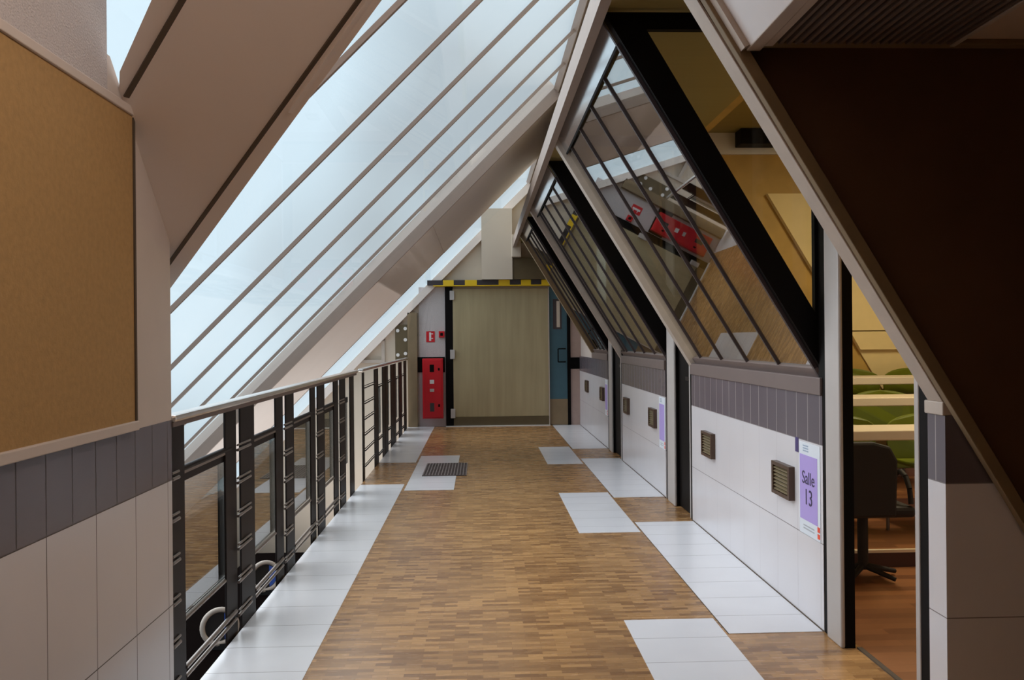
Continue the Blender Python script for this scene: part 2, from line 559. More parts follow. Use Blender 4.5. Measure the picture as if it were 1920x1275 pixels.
UPS = (-0.5178, 0, 0.8555)
BAYS = [(3.83, 6.14, [4.33, 4.85, 5.37], 'window_2', 'large slanted window bay above the poster with black triangular side'),
        (7.0, 9.28, [7.44, 7.92, 8.40, 8.86], 'window_3', 'second slanted window bay with thin dark bars and black side'),
        (10.17, 11.55, [10.5, 10.83], 'window_4', 'farthest and shortest slanted window bay near the striped lintel')]
for y0, y1, mus, nm, lb in BAYS:
    win = struct(empty(nm, (1.5, y0, Z0)), lb, 'window')
    MB().slab([sp(Z0 + .02, y0 + .03), sp(Z0 + .02, y1 - .05), sp(2.70, y1 - .05), sp(2.70, y0 + .03)], (0.006, 0, 0.004)).build('glass', M_GLASS_WIN, win)
    for my in mus + [y1 - 0.25]:
        MB().bar(sp(Z0 + .02, my), sp(2.70, my), (0, 1, 0), (-0.007, 0.007), (-0.006, 0.010)).build('mullion', M_MULL, win)
    # aluminium top rail, bottom rail, near jamb
    MB().bar(sp(2.655, y0), sp(2.655, y1), UPS, (0.0, 0.14), (-0.012, 0.012)).build('top_rail', M_ALU, win)
    MB().bar(sp(2.65, y0 + .02, .012), sp(2.65, y1 - .02, .012), UPS, (-0.006, 0.006), (-0.006, 0.006)).build('gasket', M_BLACK, win)
    q = MB().bar(sp(Z0 + .02, y0), sp(Z0 + .02, y1), UPS, (-0.02, 0.03), (-0.014, 0.014))
    q.build('bottom_rail', M_SILL, win)
    MB().bar(sp(Z0, y0 + .012), sp(2.77, y0 + .012), (0, 1, 0), (-0.010, 0.010), (-0.016, 0.016)).build('near_jamb', M_MULL, win)
    # triangular cheeks: one facing the camera at the near side, one at the far side
    for yc, fmat in ((y0, M_BLACK), (y1 - 0.03, M_BLACK)):
        a, b = (-0.035, 0.0) if yc == y0 else (0.0, 0.03)
        P = [(0.567, yc + a, 2.779), (1.552, yc + a, 1.152), (1.552, yc + a, 2.779)]
        Q = [(0.757, yc + a, 2.703), (1.512, yc + a, 1.428), (1.512, yc + a, 2.703)]
        fr = MB()
        off = Vector((0, b - a, 0))
        for i in range(3):
            j = (i + 1) % 3
            fr.slab([P[i], P[j], Q[j], Q[i]], off)
        fr.build('cheek_frame', fmat, win)
        ym = yc + (a + b) / 2
        MB().slab([(q_[0], ym, q_[2]) for q_ in Q], (0, 0.006, 0)).build('cheek_glass', M_GLASS_SIDE, win)
    # pale trim beam at the far side
    MB().slab([sp(2.80, y1 - .06, .045), sp(2.80, y1 - .06, -.02), sp(1.10, y1 - .06, -.02), sp(1.08, y1 - .06, .045)], (0, 0.09, 0)).build('far_beam', M_OLIVE if y1 > 11 else M_TRIM, win, 0.003)

struct(B(1.545, 1.60, 11.58, 13.05, 1.055, 2.80).build('wall_right.010', M_PAINT), 'white wall above the dark tile band beyond the last slanted bay', 'wall')
# beam along the top of the bays
struct(B(0.505, 0.55, 2.72, 13.1, 2.70, 2.83).build('trim_3', M_BEAM), 'long pale beam running along the top of the slanted windows', 'trim')
# soffit / classroom ceiling strip behind the beam
so_ = struct(MB().box(0.55, 1.60, 2.75, 13.1, 2.80, 2.86).build('ceiling.001', M_OCEIL), 'tan soffit above the doorways and slanted bays', 'ceiling')
struct(B(0.80, 0.86, 2.42, 13.1, 2.86, 3.86).build('wall_right.005', M_CREAM), 'upstand wall between the soffit and the skylight', 'wall')

# ------------------------------------------------------------------ doorways
DOORS = [(2.87, 2.955, 3.55, 3.70, 3.80, 'door_1', 'open doorway nearest the camera leading to the green chairs'),
         (6.13, 6.20, 6.63, 6.88, 6.97, 'door_2', 'second doorway, dark, beyond the first poster wall'),
         (9.16, 9.26, 9.80, 10.03, 10.14, 'door_3', 'third doorway, farthest along the right side')]
for i, (j0, j1, c0, c1, b1, nm, lb) in enumerate(DOORS):
    d = struct(empty(nm, (1.56, j0, 0)), lb, 'doorway')
    jm = (j0 + j1) / 2 + 0.012
    B(1.53, 1.575, j0, jm, 0, 2.79).build('jamb', M_BLACK, d)
    B(1.526, 1.575, jm, j1, 0, 2.79).build('jamb_edge', M_COL, d, 0.004)
    B(1.512, 1.532, c0, c1, 0, 2.79).build('column', M_COL, d, 0.008, 'pale grey upright')
    B(1.532, 1.575, c0 + .004, c1, 0, 2.79).build('column_back', M_BLACK, d)
    B(1.527, 1.565, c1, b1, 0, 2.79).build('jamb', M_BLACK, d)
    B(1.54, 1.575, j1, c0, 2.10, 2.16).build('head', M_BLACK, d)
    B(1.554, 1.56, j1, c0, 2.16, 2.79).build('transom_glass', M_GLASS_WIN, d)
    if i > 0:
        lf = B(1.552, 1.575, j1, c0, 0.01, 2.10).build('dark_interior_sheet', M_BLACK, d)  # black sheet across the opening stands in for the dark interior
        B(1.535, 1.552, j1 + 0.05, j1 + 0.15, 1.0, 1.03).build('handle', M_BRONZE, lf, 0.003)  # handle added on the black sheet

# ------------------------------------------------------------------ louvre boxes and posters on the low walls
def louvre(yc, zc, lb):
    t = empty('wall_louvre', (1.525, yc, zc - .08))
    tag(t, lb, 'wall vent', 'bronze louvred boxes on the low tiled walls')
    wy, hz, dp = 0.125, 0.082, 0.03
    fr = MB()
    fr.box(1.525 - dp, 1.5255, yc - wy, yc - wy + .022, zc - hz, zc + hz)
    fr.box(1.525 - dp, 1.5255, yc + wy - .022, yc + wy, zc - hz, zc + hz)
    fr.box(1.525 - dp, 1.5255, yc - wy + .022, yc + wy - .022, zc - hz, zc - hz + .018)
    fr.box(1.525 - dp, 1.5255, yc - wy + .022, yc + wy - .022, zc + hz - .018, zc + hz)
    fr.build('frame', M_LFRAME, t)
    B(1.519, 1.5255, yc - wy + .022, yc + wy - .022, zc - hz + .018, zc + hz - .018).build('back_plate', M_BLACK, t)
    for k in range(7):
        z = zc - 0.054 + k * 0.018
        MB().bar((1.508, yc - wy + .022, z), (1.508, yc + wy - .022, z), (1, 0, 0.6), (-0.011, 0.011), (-0.0015, 0.0015)).build('slat', M_LOUVRE, t)


louvre(5.63, 0.608, 'bronze louvred box on the nearest low wall, the one farther from the poster')
louvre(4.225, 0.603, 'bronze louvred box right beside the nearest lilac poster')
louvre(8.80, 0.622, 'bronze louvred box on the middle low wall, the one farther from the poster')
louvre(7.46, 0.62, 'bronze louvred box beside the lilac poster on the middle low wall')
louvre(12.09, 0.645, 'bronze louvred box closest to the blue door on the farthest low wall')
louvre(10.57, 0.633, 'bronze louvred box beside the small distant poster on the farthest low wall')

UX, UZ = (0, -1, 0), (0, 0, 1)
def poster(y0, y1, number, lb):
    z0, z1 = 0.39, 0.822
    t = empty('poster', (1.525, (y0 + y1) / 2, z0))
    tag(t, lb, 'poster', 'room number posters on the low tiled walls')
    pa = B(1.5225, 1.5252, y0, y1, z0, z1).build('paper', M_PAPER, t)
    t, root = pa, t
    B(1.5215, 1.5228, y0 + .03, y1 - .01, z0 + .068, z1 - .058).build('lilac_field', M_LILAC, t)
    yc = (y0 + y1) / 2 + .01
    if number:
        text_mesh('Salle', 0.085, M_INK, t, (1.5208, yc, 0.655), UX, UZ)
        text_mesh(number, 0.105, M_INK, t, (1.5208, yc, 0.565), UX, UZ)
    hd = MB()
    for r in range(3):
        hd.box(1.5216, 1.5228, yc - 0.0, y1 - .05, z1 - .018 - r * .012, z1 - .012 - r * .012)
    hd.build('header_print', plain('pale_blue_print', srgb(160, 176, 196), 0.5), t)
    ft = MB()
    for r in range(2):
        ft.box(1.5216, 1.5228, y0 + .07, y1 - .05, z0 + .025 + r * .014, z0 + .031 + r * .014)
    ft.build('footer_print', plain('pale_grey_print', srgb(176, 180, 186), 0.5), t)
    ro = MB()
    ro.box(1.5214, 1.5229, y0 + .004, y0 + .032, z0 + .012, z0 + .034)
    ro.box(1.5214, 1.5229, y0 + .004, y0 + .032, z0 + .042, z0 + .066)
    ro.build('red_mark', M_ORANGE, t)


poster(3.785, 4.035, '13', 'large lilac room poster on the nearest low wall beside the open doorway')
poster(7.0, 7.235, '', 'lilac room poster on the middle low wall beside the dark doorway')
poster(10.18, 10.38, '', 'small distant lilac poster on the farthest low wall')
tag(B(1.5225, 1.5252, 4.045, 4.085, 0.765, 0.835).build('sticker', M_VIOLET), 'small dark violet sticker on the tiles at the upper corner of the nearest poster', 'sticker')

# ------------------------------------------------------------------ skylight (45 degree roof, z = 2.96 + x)
def ra(x, y, inn=0.0):   # point of roof plane, inn = towards the room
    return Vector((x + 0.7071 * inn, y, 2.96 + x - 0.7071 * inn))


XT, XB = 0.775, -3.94
BY = [3.39, 4.157, 4.995, 5.77, 6.59, 7.38]
sk = struct(empty('window_1', (-3.9, 2.6, -0.94)), 'long sloping skylight glazing on the left side of the roof', 'skylight')
up_off = Vector((-0.006, 0, 0.006))
MB().slab([ra(-0.55, 2.62), ra(XT, 2.62), ra(XT, 3.39), ra(-1.5, 3.39)], up_off).build('pane', M_GLASS_ROOF, sk)
ys = BY + [8.23]
for a, b in zip(ys[:-1], ys[1:]):
    MB().slab([ra(XB, a), ra(XB, b), ra(XT, b), ra(XT, a)], up_off).build('pane', M_GLASS_ROOF, sk)
for a, b in ((11.14, 13.1),):
    MB().slab([ra(XB, a), ra(XB, b), ra(XT, b), ra(XT, a)], up_off).build('pane', M_GLASS_ROOF, sk)
for y in BY:
    x0 = -1.45 if y == 3.39 else XB
    MB().bar(ra(x0, y), ra(XT, y), (0, 1, 0), (-0.011, 0.011), (-0.011, 0.011)).build('glazing_bar', M_BAR, sk)
# end blocks at the top of the panes, and top and bottom rails
MB().bar(ra(XT, 2.62), ra(XT, 13.1), (1, 0, 1), (-0.03, 0.06), (-0.03, 0.03)).build('top_rail', M_BAR, sk)
MB().bar(ra(XB, 3.39), ra(XB, 13.1), (1, 0, 1), (-0.08, 0.04), (-0.05, 0.05)).build('bottom_rail', M_BAR, sk)

MB().bar(ra(XB, 13.05, .06), ra(XT, 13.05, .06), (0, 1, 0), (-0.05, 0.045), (-0.05, 0.05)).build('end_rafter', M_PANEL, sk)
# opaque white roof panel between the two glazed parts
pn = struct(MB().slab([ra(XB, 8.23, .03), ra(XB, 11.12, .03), ra(-0.48, 11.12, .03), ra(-0.48, 8.23, .03)], (-0.10, 0, 0.10)).build('ceiling.002', M_PANEL), 'white opaque roof panel between the glazed parts of the skylight', 'ceiling')
MB().slab([ra(-0.48, 8.23, .04), ra(-0.48, 11.12, .04), ra(XT, 11.12, .04), ra(XT, 8.23, .04)], (-0.12, 0, 0.12)).build('upper_panel', M_PANEL, pn)
MB().bar(ra(XB, 8.215, .02), ra(XT, 8.215, .02), (0, 1, 0), (-0.02, 0.02), (-0.05, 0.05)).build('edge_strip', M_BAR, pn)
MB().bar(ra(XB, 11.13, 0), ra(XT, 11.13, 0), (0, 1, 0), (-0.012, 0.012), (-0.035, 0.035)).build('edge_strip', M_BAR, pn)

# near diagonal hip panel (plane y + z = 4.76), between the two skylights
def pb(s, y, inn=0.0):   # s = x + y; inn = towards the room (down, toward camera)
    return Vector((s - y, y - 0.7071 * inn, 4.76 - y - 0.7071 * inn))


hp = struct(MB().slab([pb(1.54, 2.62), pb(1.80, 3.10), pb(1.86, 3.50), pb(2.045, 3.50), pb(2.155, 2.707), pb(2.19, 2.46), pb(2.2, 1.2), pb(1.54, 1.2)], (0, 0.05, 0.05)).build('ceiling.003', M_PANEL), 'white sloping ceiling panel at the upper left, rising from the wall end', 'ceiling')
MB().bar(pb(2.00, 3.32), pb(2.128, 2.45), (1, 1, 0), (-0.009, 0.009), (-0.003, 0.003)).build('groove', M_GROOVE, hp)
MB().bar(pb(2.128, 2.45), pb(2.15, 1.2), (1, 1, 0), (-0.009, 0.009), (-0.003, 0.003)).build('groove', M_GROOVE, hp)
MB().bar(pb(1.598, 2.68), pb(1.64, 2.40), (1, 1, 0), (-0.012, 0.012), (-0.003, 0.003)).build('groove', M_GROOVE, hp)
MB().bar(pb(1.64, 2.40), pb(1.65, 1.2), (1, 1, 0), (-0.012, 0.012), (-0.003, 0.003)).build('groove', M_GROOVE, hp)
# riser closing the panel up to the skylight
MB().slab([pb(2.135, 2.72), pb(2.165, 2.46), pb(2.18, 1.2), pb(2.18, 1.2) + Vector((0, 0, .40)), pb(2.165, 2.46) + Vector((0, 0, .385)), pb(2.135, 2.72) + Vector((0, 0, .36))], (-0.012, -0.012, 0)).build('riser', M_PANEL, hp)

# upper nearer skylight (z = 3.5 + x) above the camera side
sk2 = struct(empty('window_5', (-1.1, 1.0, 2.4)), 'nearer skylight glimpsed at the top left above the diagonal panel', 'skylight')
rb = lambda x, y: Vector((x, y, 3.5 + x))
MB().slab([rb(-1.7, 2.3), rb(-1.7, 3.15), rb(-0.95, 3.15), rb(-0.95, 2.3)], up_off).build('pane', M_GLASS_ROOF, sk2)
for y in (2.28, 3.16):
    MB().bar(rb(-1.7, y), rb(-0.95, y), (0, 1, 0), (-0.016, 0.016), (-0.02, 0.02)).build('glazing_bar', M_BAR, sk2)
struct(MB().slab([rb(-1.3, -3), rb(-1.3, 2.26), rb(-0.93, 2.26), rb(-0.93, 2.60), rb(0.86, 2.60), rb(0.86, -3)], (-0.05, 0, 0.05)).build('ceiling.004', M_PANEL), 'opaque roof panel above and behind the camera', 'ceiling')
struct(B(0.80, 0.86, -3.0, 2.42, 2.72, 4.40).build('wall_right.006', M_CREAM), 'upstand wall beside the nearer skylight', 'wall')
struct(MB().slab([(-0.25, 2.60, 2.71), (0.80, 2.60, 3.76), (0.80, 2.60, 4.3), (-0.25, 2.60, 3.25)], (0, 0.03, 0)).build('wall_far.001', M_PANEL), 'white step between the two roof levels', 'wall')
struct(B(4.2, 4.3, -3.06, 2.86, 0, 2.6).build('wall_right.009', M_DARKWOOD), 'side wall of the hall right of the camera', 'wall')
struct(B(-1.3, 4.2, -3.06, -3.0, 0, 4.4).build('wall_back', M_OLIVE), 'brown wall behind the camera', 'wall')

# ------------------------------------------------------------------ left wall, notice board
wl = struct(B(-1.25, -1.1, -3.0, 3.08, 0, 1.045).build('wall_left', M_TILE_L), 'white tiled lower wall with dark tile band on the left', 'wall')
struct(B(-1.25, -1.1, -3.0, 2.58, 1.045, 3.0).build('wall_left.001', M_PLASTER), 'rough white plaster wall above the notice board', 'wall')
struct(MB().slab([(-1.1, 2.58, 1.045), (-1.1, 3.08, 1.045), (-1.1, 3.08, 1.70), (-1.1, 2.60, 2.18), (-1.1, 2.58, 2.18)], (-0.15, 0, 0)).build('wall_left.002', M_PAINT), 'smooth painted end of the left wall beside the railing', 'wall')
nb = empty('notice_board', (-1.1, 1.0, 1.045))
tag(nb, 'large brown cork notice board on the left wall', 'notice board')
B(-1.1, -1.088, -1.4, 2.73, 1.07, 2.035).build('cork_panel', M_CORK, nb)
f = MB()
f.box(-1.1, -1.075, -1.42, 2.735, 1.046, 1.075)
f.build('bottom_rail', M_PAINT, nb, 0.003)
B(-1.1, -1.08, -1.42, 2.735, 2.035, 2.062).build('top_rail', M_PAINT, nb, 0.003)
B(-1.1, -1.083, 2.730, 2.742, 1.075, 2.04).build('end_rail', M_GROOVE, nb, 0.001)

# ------------------------------------------------------------------ railing
rl = empty('railing', (-1.14, 3.1, 0))
tag(rl, 'dark metal railing with glass panes along the near left side of the corridor', 'railing')
XP0, XP1 = -1.117, -1.108
def plate(par, y0, y1, top=1.02, nm='post', x0=XP0, x1=XP1):
    return B(x0, x1, y0, y1, -0.16, top).build(nm, M_BRONZE, par, 0.002)


def rungs(par, y0, y1, zs, r=0.007, mat=None):
    for z in zs:
        q = MB()
        q.tube((-1.104, y0, z), (-1.104, y1, z), r, 8)
        q.tube((-1.104, y0, z + .022), (-1.104, y1, z + .022), r * .7, 8)
        q.build('rung', mat or M_ROD, par)


PAIRS = [(3.69, 3.90, 3.955, 4.22), (4.61, 4.85, 4.88, 5.11), (5.57, 5.80, 5.83, 6.11), (6.46, 6.72, 6.76, 7.05)]
RZ = [0.08 + .15 * k for k in range(6)]
plate(rl, 3.085, 3.235)
rungs(rl, 3.09, 3.16, RZ)
prev = 3.235
for a0, a1, b0, b1 in PAIRS:
    a0, a1, b0 = a0 + .09, b0 - .01, b0 + .025
    plate(rl, a0, a1, x0=-1.127, x1=-1.1175)
    plate(rl, b0, b1)
    rungs(rl, a1 - .03, b0 + (b1 - b0) * .62, RZ)
    B(-1.142, -1.136, prev - .03, a0 + .06, 0.285, 0.80).build('glass_pane', M_GLASS_RAIL, rl)
    q = MB()
    q.tube((-1.127, prev, 0.845), (-1.127, a0 + .09, 0.845), 0.012, 10)
    q.box(-1.142, -1.128, prev, a0 + .06, 0.795, 0.835)
    q.build('upper_rail', M_BRONZE, rl)
    B(-1.128, -1.119, prev, a0 + .08, 0.826, 0.836).build('upper_rail_lip', M_ROD, rl)
    q = MB()
    q.tube((-1.128, prev, 0.275), (-1.128, a0 + .1, 0.275), 0.010, 10)
    q.build('lower_rail', M_ROD, rl)
    q = MB()
    q.tube((-1.113, prev, 0.105), (-1.113, a0 + .12, 0.105), 0.010, 10)
    q.tube((-1.113, prev, 0.07), (-1.113, a0 + .12, 0.07), 0.008, 10)
    q.build('toe_rail', M_ROD, rl)
    prev = b1
plate(rl, 7.30, 7.52)
B(-1.142, -1.136, 7.05, 7.32, 0.285, 0.80).build('glass_pane', M_GLASS_RAIL, rl)
B(-1.142, -1.128, 7.05, 7.3, 0.80, 0.845).build('upper_rail', M_BRONZE, rl)
q = MB()
q.box(-1.145, -1.085, 3.083, 7.62, 1.035, 1.062)
q.build('handrail', M_HAND, rl, 0.010, 'pale flat handrail')
B(-1.13, -1.095, 3.083, 7.6, 1.018, 1.035).build('handrail_bracket', M_SILL, rl)

r2 = empty('railing', (-1.14, 8.0, 0))
tag(r2, 'farther dark railing section with open rungs near the red cabinet', 'railing')
plate(r2, 8.08, 8.2)
rungs(r2, 8.2, 8.98, [0.12 + .15 * k for k in range(6)], 0.006, M_BRONZE)
for y0, y1 in ((8.98, 9.32), (9.72, 9.95), (10.0, 10.3), (10.62, 10.95), (11.0, 11.25), (11.65, 12.1), (12.45, 12.85)):
    plate(r2, y0, y1)
for y0, y1 in ((9.32, 9.72), (10.3, 10.62), (11.25, 11.65), (12.1, 12.45)):
    B(-1.142, -1.136, y0 - .03, y1 + .03, 0.28, 0.80).build('glass_pane', M_GLASS_RAIL, r2)
    rungs(r2, y0 - .02, y1 + .02, [0.08, 0.25, 0.82], 0.008, M_BRONZE)
B(-1.14, -1.085, 7.98, 12.95, 1.035, 1.062).build('handrail', M_HAND, r2, 0.010, 'pale flat handrail')

# ------------------------------------------------------------------ void beyond the railing
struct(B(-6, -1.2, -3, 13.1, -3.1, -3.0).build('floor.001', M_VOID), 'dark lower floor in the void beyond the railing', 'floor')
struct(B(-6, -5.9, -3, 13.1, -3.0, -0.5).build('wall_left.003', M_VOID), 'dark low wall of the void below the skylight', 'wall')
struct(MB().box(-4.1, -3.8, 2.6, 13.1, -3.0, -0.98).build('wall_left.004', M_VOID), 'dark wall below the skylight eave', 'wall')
struct(B(-1.75, -1.51, 7.0, 13.0, -3.0, -1.99).build('wall_left.005', M_VOID), 'dark partition carrying the added strip lamp on the lower floor beyond the railing', 'wall')  # put in only to carry the strip lamp
t = empty('added_strip_lamp', (-1.59, 10.0, -1.99))  # unseen lamp added to lift the brightness of the roof panel
tag(t, 'added unseen strip lamp in the void, brightening the white roof panel from below', 'lamp')
B(-1.63, -1.55, 7.2, 12.8, -1.99, -1.96).build('housing', M_WHITE, t)
ld = bpy.data.lights.new('fill_light', 'AREA')
ld.shape = 'RECTANGLE'
ld.size, ld.size_y = 0.05, 5.4
ld.energy = 48
ld.color = (1.0, 0.93, 0.90)
lo = bpy.data.objects.new('fill_light', ld)
C.objects.link(lo)
lo.parent = t
lo.location = (0, 0, 0.05)
lo.rotation_euler = (math.radians(180), 0, 0)
lg = struct(B(-1.75, -1.108, -1, 6.6, -0.42, -0.297).build('trim_4', M_LEDGE), 'dark ledge along the slab edge beyond the railing', 'trim')
def ring_lamp(y, lb):
    t = empty('ring_lamp', (-1.387, y, -0.297))
    tag(t, lb, 'lamp', 'round lamps on the ledge beyond the railing')
    ax = Vector((0.45, -1, 0.12)).normalized()
    c = Vector((-1.387, y, -0.182))
    MB().ring(c, ax, 0.074, 0.100, 0.010).build('rim', M_TRIM, t, 0, 'cream ring')
    MB().tube(c - ax * .08, c - ax * .006, 0.078, 28).build('housing', M_LAMPIN, t)
    s = ax.orthogonal().normalized()
    vz = Vector((0, 0, 1)) - ax * ax.z
    vz.normalize()
    vx = vz.cross(ax)
    pts = []
    for k in range(9):
        a = math.radians(-70 + 140 * k / 8)
        pts.append(c - ax * .004 + (vx * math.cos(a) + vz * math.sin(a)) * 0.071)
    MB().slab(pts, ax * 0.004).build('blue_film', M_BLUE, t)
    B(-1.44, -1.34, y - .02, y + .07, -0.297, -0.267).build('foot', M_LAMPIN, t)


ring_lamp(4.56, 'round cream-rimmed lamp with dark centre low behind the first railing pane')
ring_lamp(5.52, 'round cream-rimmed lamp low behind the second railing pane')
tag(MB().slab([(-1.30, 3.95, -0.297), (-1.18, 3.95, -0.297), (-1.18, 4.15, -0.297), (-1.30, 4.15, -0.297)], (0, 0, 0.012)).build('blue_scrap', M_BLUE), 'small blue scrap lying on the ledge under the near lamp', 'scrap')

# ------------------------------------------------------------------ far end
YF = 13.1
wf = struct(MB().slab([(-4.1, YF, -3), (1.7, YF, -3), (1.7, YF, 4.2), (0.86, YF, 4.2), (0.86, YF, 3.83), (-4.1, YF, -1.13)], (0, .15, 0)).build('wall_far', M_CREAM), 'cream end wall of the corridor above the striped lintel', 'wall')
B(0.035, 0.50, YF - .22, YF, 2.23, 3.3).build('pier', M_CREAM, wf)
bx = B(0.49, 0.626, YF - .34, YF - .2, 2.56, 2.89).build('wall_box', M_CREAM, None, 0.004)
tag(bx, 'small cream box high on the end wall under the long beam', 'box')
B(0.50, 1.05, YF - .2, YF, 2.23, 2.55).build('recess_block', M_KICK, wf, 0, 'brown block in place of the dark recess above the striped lintel')  # solid block; its dark colour stands in for the shade of a recess
# striped lintel
li = empty('striped_lintel', (0.15, YF - .06, 2.14))
tag(li, 'low lintel with yellow and black warning stripes over the far door', 'warning beam')
B(-0.79, 1.10, YF - .16, YF - .001, 2.15, 2.225).build('beam', M_TAPEBLACK, li)
B(-0.70, 1.10, YF - .163, YF - .001, 2.135, 2.150).build('yellow_edge', M_YELLOW, li)
for x0, x1 in ((-0.55, -0.39), (-0.22, -0.04), (0.29, 0.46), (0.63, 0.78), (0.94, 1.09)):
    B(x0, x1, YF - .163, YF - .1, 2.150, 2.2255).build('yellow_band', M_YELLOW, li)
# big panel door
bd = struct(empty('door_4', (0.3, YF, 0)), 'tall olive board-marked door at the end of the corridor', 'door')
B(-0.41, 1.045, YF - .07, YF - .002, 0.145, 2.10).build('leaf', M_CONC, bd, 0.004)
B(-0.41, 1.045, YF - .075, YF - .002, 0.005, 0.145).build('kick_plate', M_KICK, bd)
B(-0.525, -0.41, YF - .06, YF - .002, 0.0, 2.13).build('jamb', M_BLACK, bd)
B(1.045, 1.06, YF - .09, YF - .002, 0.0, 2.12).build('edge_strip', M_TRIM, bd)
for z in (0.20, 1.10, 2.0):
    B(-0.455, -0.385, YF - .10, YF - .062, z - .07, z + .07).build('hinge', M_COL, bd, 0.004)
B(-0.53, 1.06, YF - .13, YF - .0755, 0.0, 0.012).build('threshold', M_WHITE, bd)
# teal door leaf
td = struct(empty('door_5', (1.2, YF, 0)), 'narrow teal blue door with slim window at the right of the far end', 'door')
tl = B(1.062, 1.335, YF - .06, YF - .002, 0.40, 2.12).build('leaf', M_TEAL, td, 0.003)
B(1.062, 1.335, YF - .065, YF - .002, 0.01, 0.40).build('kick_plate', M_TAN, td)
q = MB()
q.box(1.12, 1.25, YF - .066, YF - .0595, 1.47, 1.93)
q.build('window_frame', M_MULL, tl)
B(1.175, 1.225, YF - .068, YF - .0655, 1.50, 1.90).build('window_pane', M_CREAM, tl)
q = MB()
q.tube((1.30, YF - .06, 1.17), (1.30, YF - .11, 1.17), .009, 8).tube((1.30, YF - .06, 0.97), (1.30, YF - .11, 0.97), .009, 8)
q.tube((1.30, YF - .11, 1.17), (1.19, YF - .11, 1.17), .009, 8).tube((1.30, YF - .11, 0.97), (1.19, YF - .11, 0.97), .009, 8)
q.tube((1.19, YF - .11, 1.17), (1.19, YF - .11, 0.97), .009, 8)
q.build('handle', M_BLACK, tl)
B(1.335, 1.385, YF - .07, YF - .002, 0, 2.12).build('jamb', M_BLACK, td)
o = struct(B(1.385, 1.60, YF - .05, YF - .001, 0, 1.9).build('wall_far.002', plain('dim_cream_tile', srgb(176, 152, 142), 0.5)), 'narrow cream wall strip between the teal door and the right wall', 'wall')
B(1.385, 1.524, YF - .054, YF - .049, 0.86, 1.035).build('dark_band', M_BLACK, o)

# left of the door: white panel, cabinet, sign, alarm, tan column
o = struct(B(-0.93, -0.53, YF - .03, YF - .001, 0, 2.13).build('wall_far.003', M_PLASTER), 'white plaster strip behind the red cabinet', 'wall')
hc = empty('hose_cabinet', (-0.72, YF - .1, 0.133))
tag(hc, 'tall bright red fire cabinet on the end wall beside the railing', 'fire cabinet')
B(-0.875, -0.566, YF - .15, YF - .031, 0.133, 1.043).build('body', M_RED, hc, 0.006)
cd = B(-0.855, -0.586, YF - .157, YF - .1495, 0.153, 1.023).build('door', M_RED, hc, 0.004)
for z0, z1, mm, nm in ((0.84, 0.95, M_BLACK, 'dark_window'), (0.66, 0.72, M_WHITE, 'white_label'), (0.54, 0.585, M_COL, 'white_label'), (0.24, 0.37, M_MULL, 'dark_window')):
    B(-0.765, -0.70, YF - .160, YF - .1565, z0, z1).build(nm, mm, cd)
B(-0.64, -0.615, YF - .165, YF - .1565, 0.86, 0.90).build('latch', M_BLACK, cd)
B(-0.64, -0.615, YF - .165, YF - .1565, 0.31, 0.35).build('latch', M_BLACK, cd)
B(-0.955, -0.54, YF - .045, YF - .0305, 0.83, 1.062).build('backing_board', M_BLACK, hc, 0, 'black board behind the red cabinet')
sg = empty('fire_sign', (-0.755, YF - .03, 1.29))
tag(sg, 'small red and white fire hose sign on the plaster above the red cabinet', 'sign')
sp_ = B(-0.82, -0.69, YF - .036, YF - .0302, 1.29, 1.455).build('plate', M_RED, sg)
q = MB()
q.box(-0.775, -0.745, YF - .0375, YF - .0355, 1.31, 1.44)
q.box(-0.745, -0.715, YF - .0375, YF - .0355, 1.34, 1.352)
q.box(-0.745, -0.715, YF - .0375, YF - .0355, 1.41, 1.422)
q.build('hose_symbol', M_WHITE, sp_)
al = empty('alarm_button', (-0.58, YF - .03, 1.36))
tag(al, 'little red alarm box just left of the black door jamb', 'alarm')
ac = B(-0.628, -0.54, YF - .07, YF - .031, 1.36, 1.455).build('case', M_RED, al, 0.004)
B(-0.605, -0.563, YF - .073, YF - .0695, 1.385, 1.43).build('button', M_BLACK, ac)
tc_ = struct(B(-1.1, -0.955, YF - .10, YF - .001, -0.2, 1.74).build('trim_5', M_TAN), 'tan brown upright at the far end of the railing', 'trim')
bp = empty('brown_board', (-1.2, YF - .08, 1.1))
tag(bp, 'brown board with white round spots on the end wall left of the tan upright', 'board')
bb = B(-1.29, -1.105, YF - .06, YF - .001, 1.02, 1.56).build('board', M_KICK, bp)
for x, z in ((-1.25, 1.47), (-1.135, 1.50), (-1.135, 1.33), (-1.25, 1.10), (-1.135, 1.12)):
    MB().tube((x, YF - .075, z), (x, YF - .0595, z), 0.026, 16).build('white_spot', M_WHITE, bb)
fr = empty('wall_frame', (-1.8, YF, 1.0))
tag(fr, 'cream boxed frame on the end wall below the lowest edge of the roof', 'frame')
q = MB()
q.box(-1.50, -1.45, YF - .05, YF - .001, 0.9, 1.32).box(-1.82, -1.5, YF - .05, YF - .001, 0.98, 1.03)
q.build('ledge', M_TRIM, fr)

# floor grille
fg = empty('floor_grille', (-0.36, 8.7, 0.002))
tag(fg, 'dark metal grating let into the floor over the white tile', 'floor grille')
B(-0.575, -0.145, 8.29, 9.11, 0.0021, 0.004).build('pit', M_BLACK, fg)
q = MB()
for k in range(15):
    x = -0.572 + k * 0.030
    q.box(x, x + .008, 8.29, 9.11, 0.004, 0.011)
q.build('bar', M_SILL, fg)
q = MB()
for k in range(14):
    y = 8.29 + k * 0.0624
    q.box(-0.575, -0.145, y, y + .012, 0.004, 0.010)
q.build('cross_bar', M_SILL, fg)

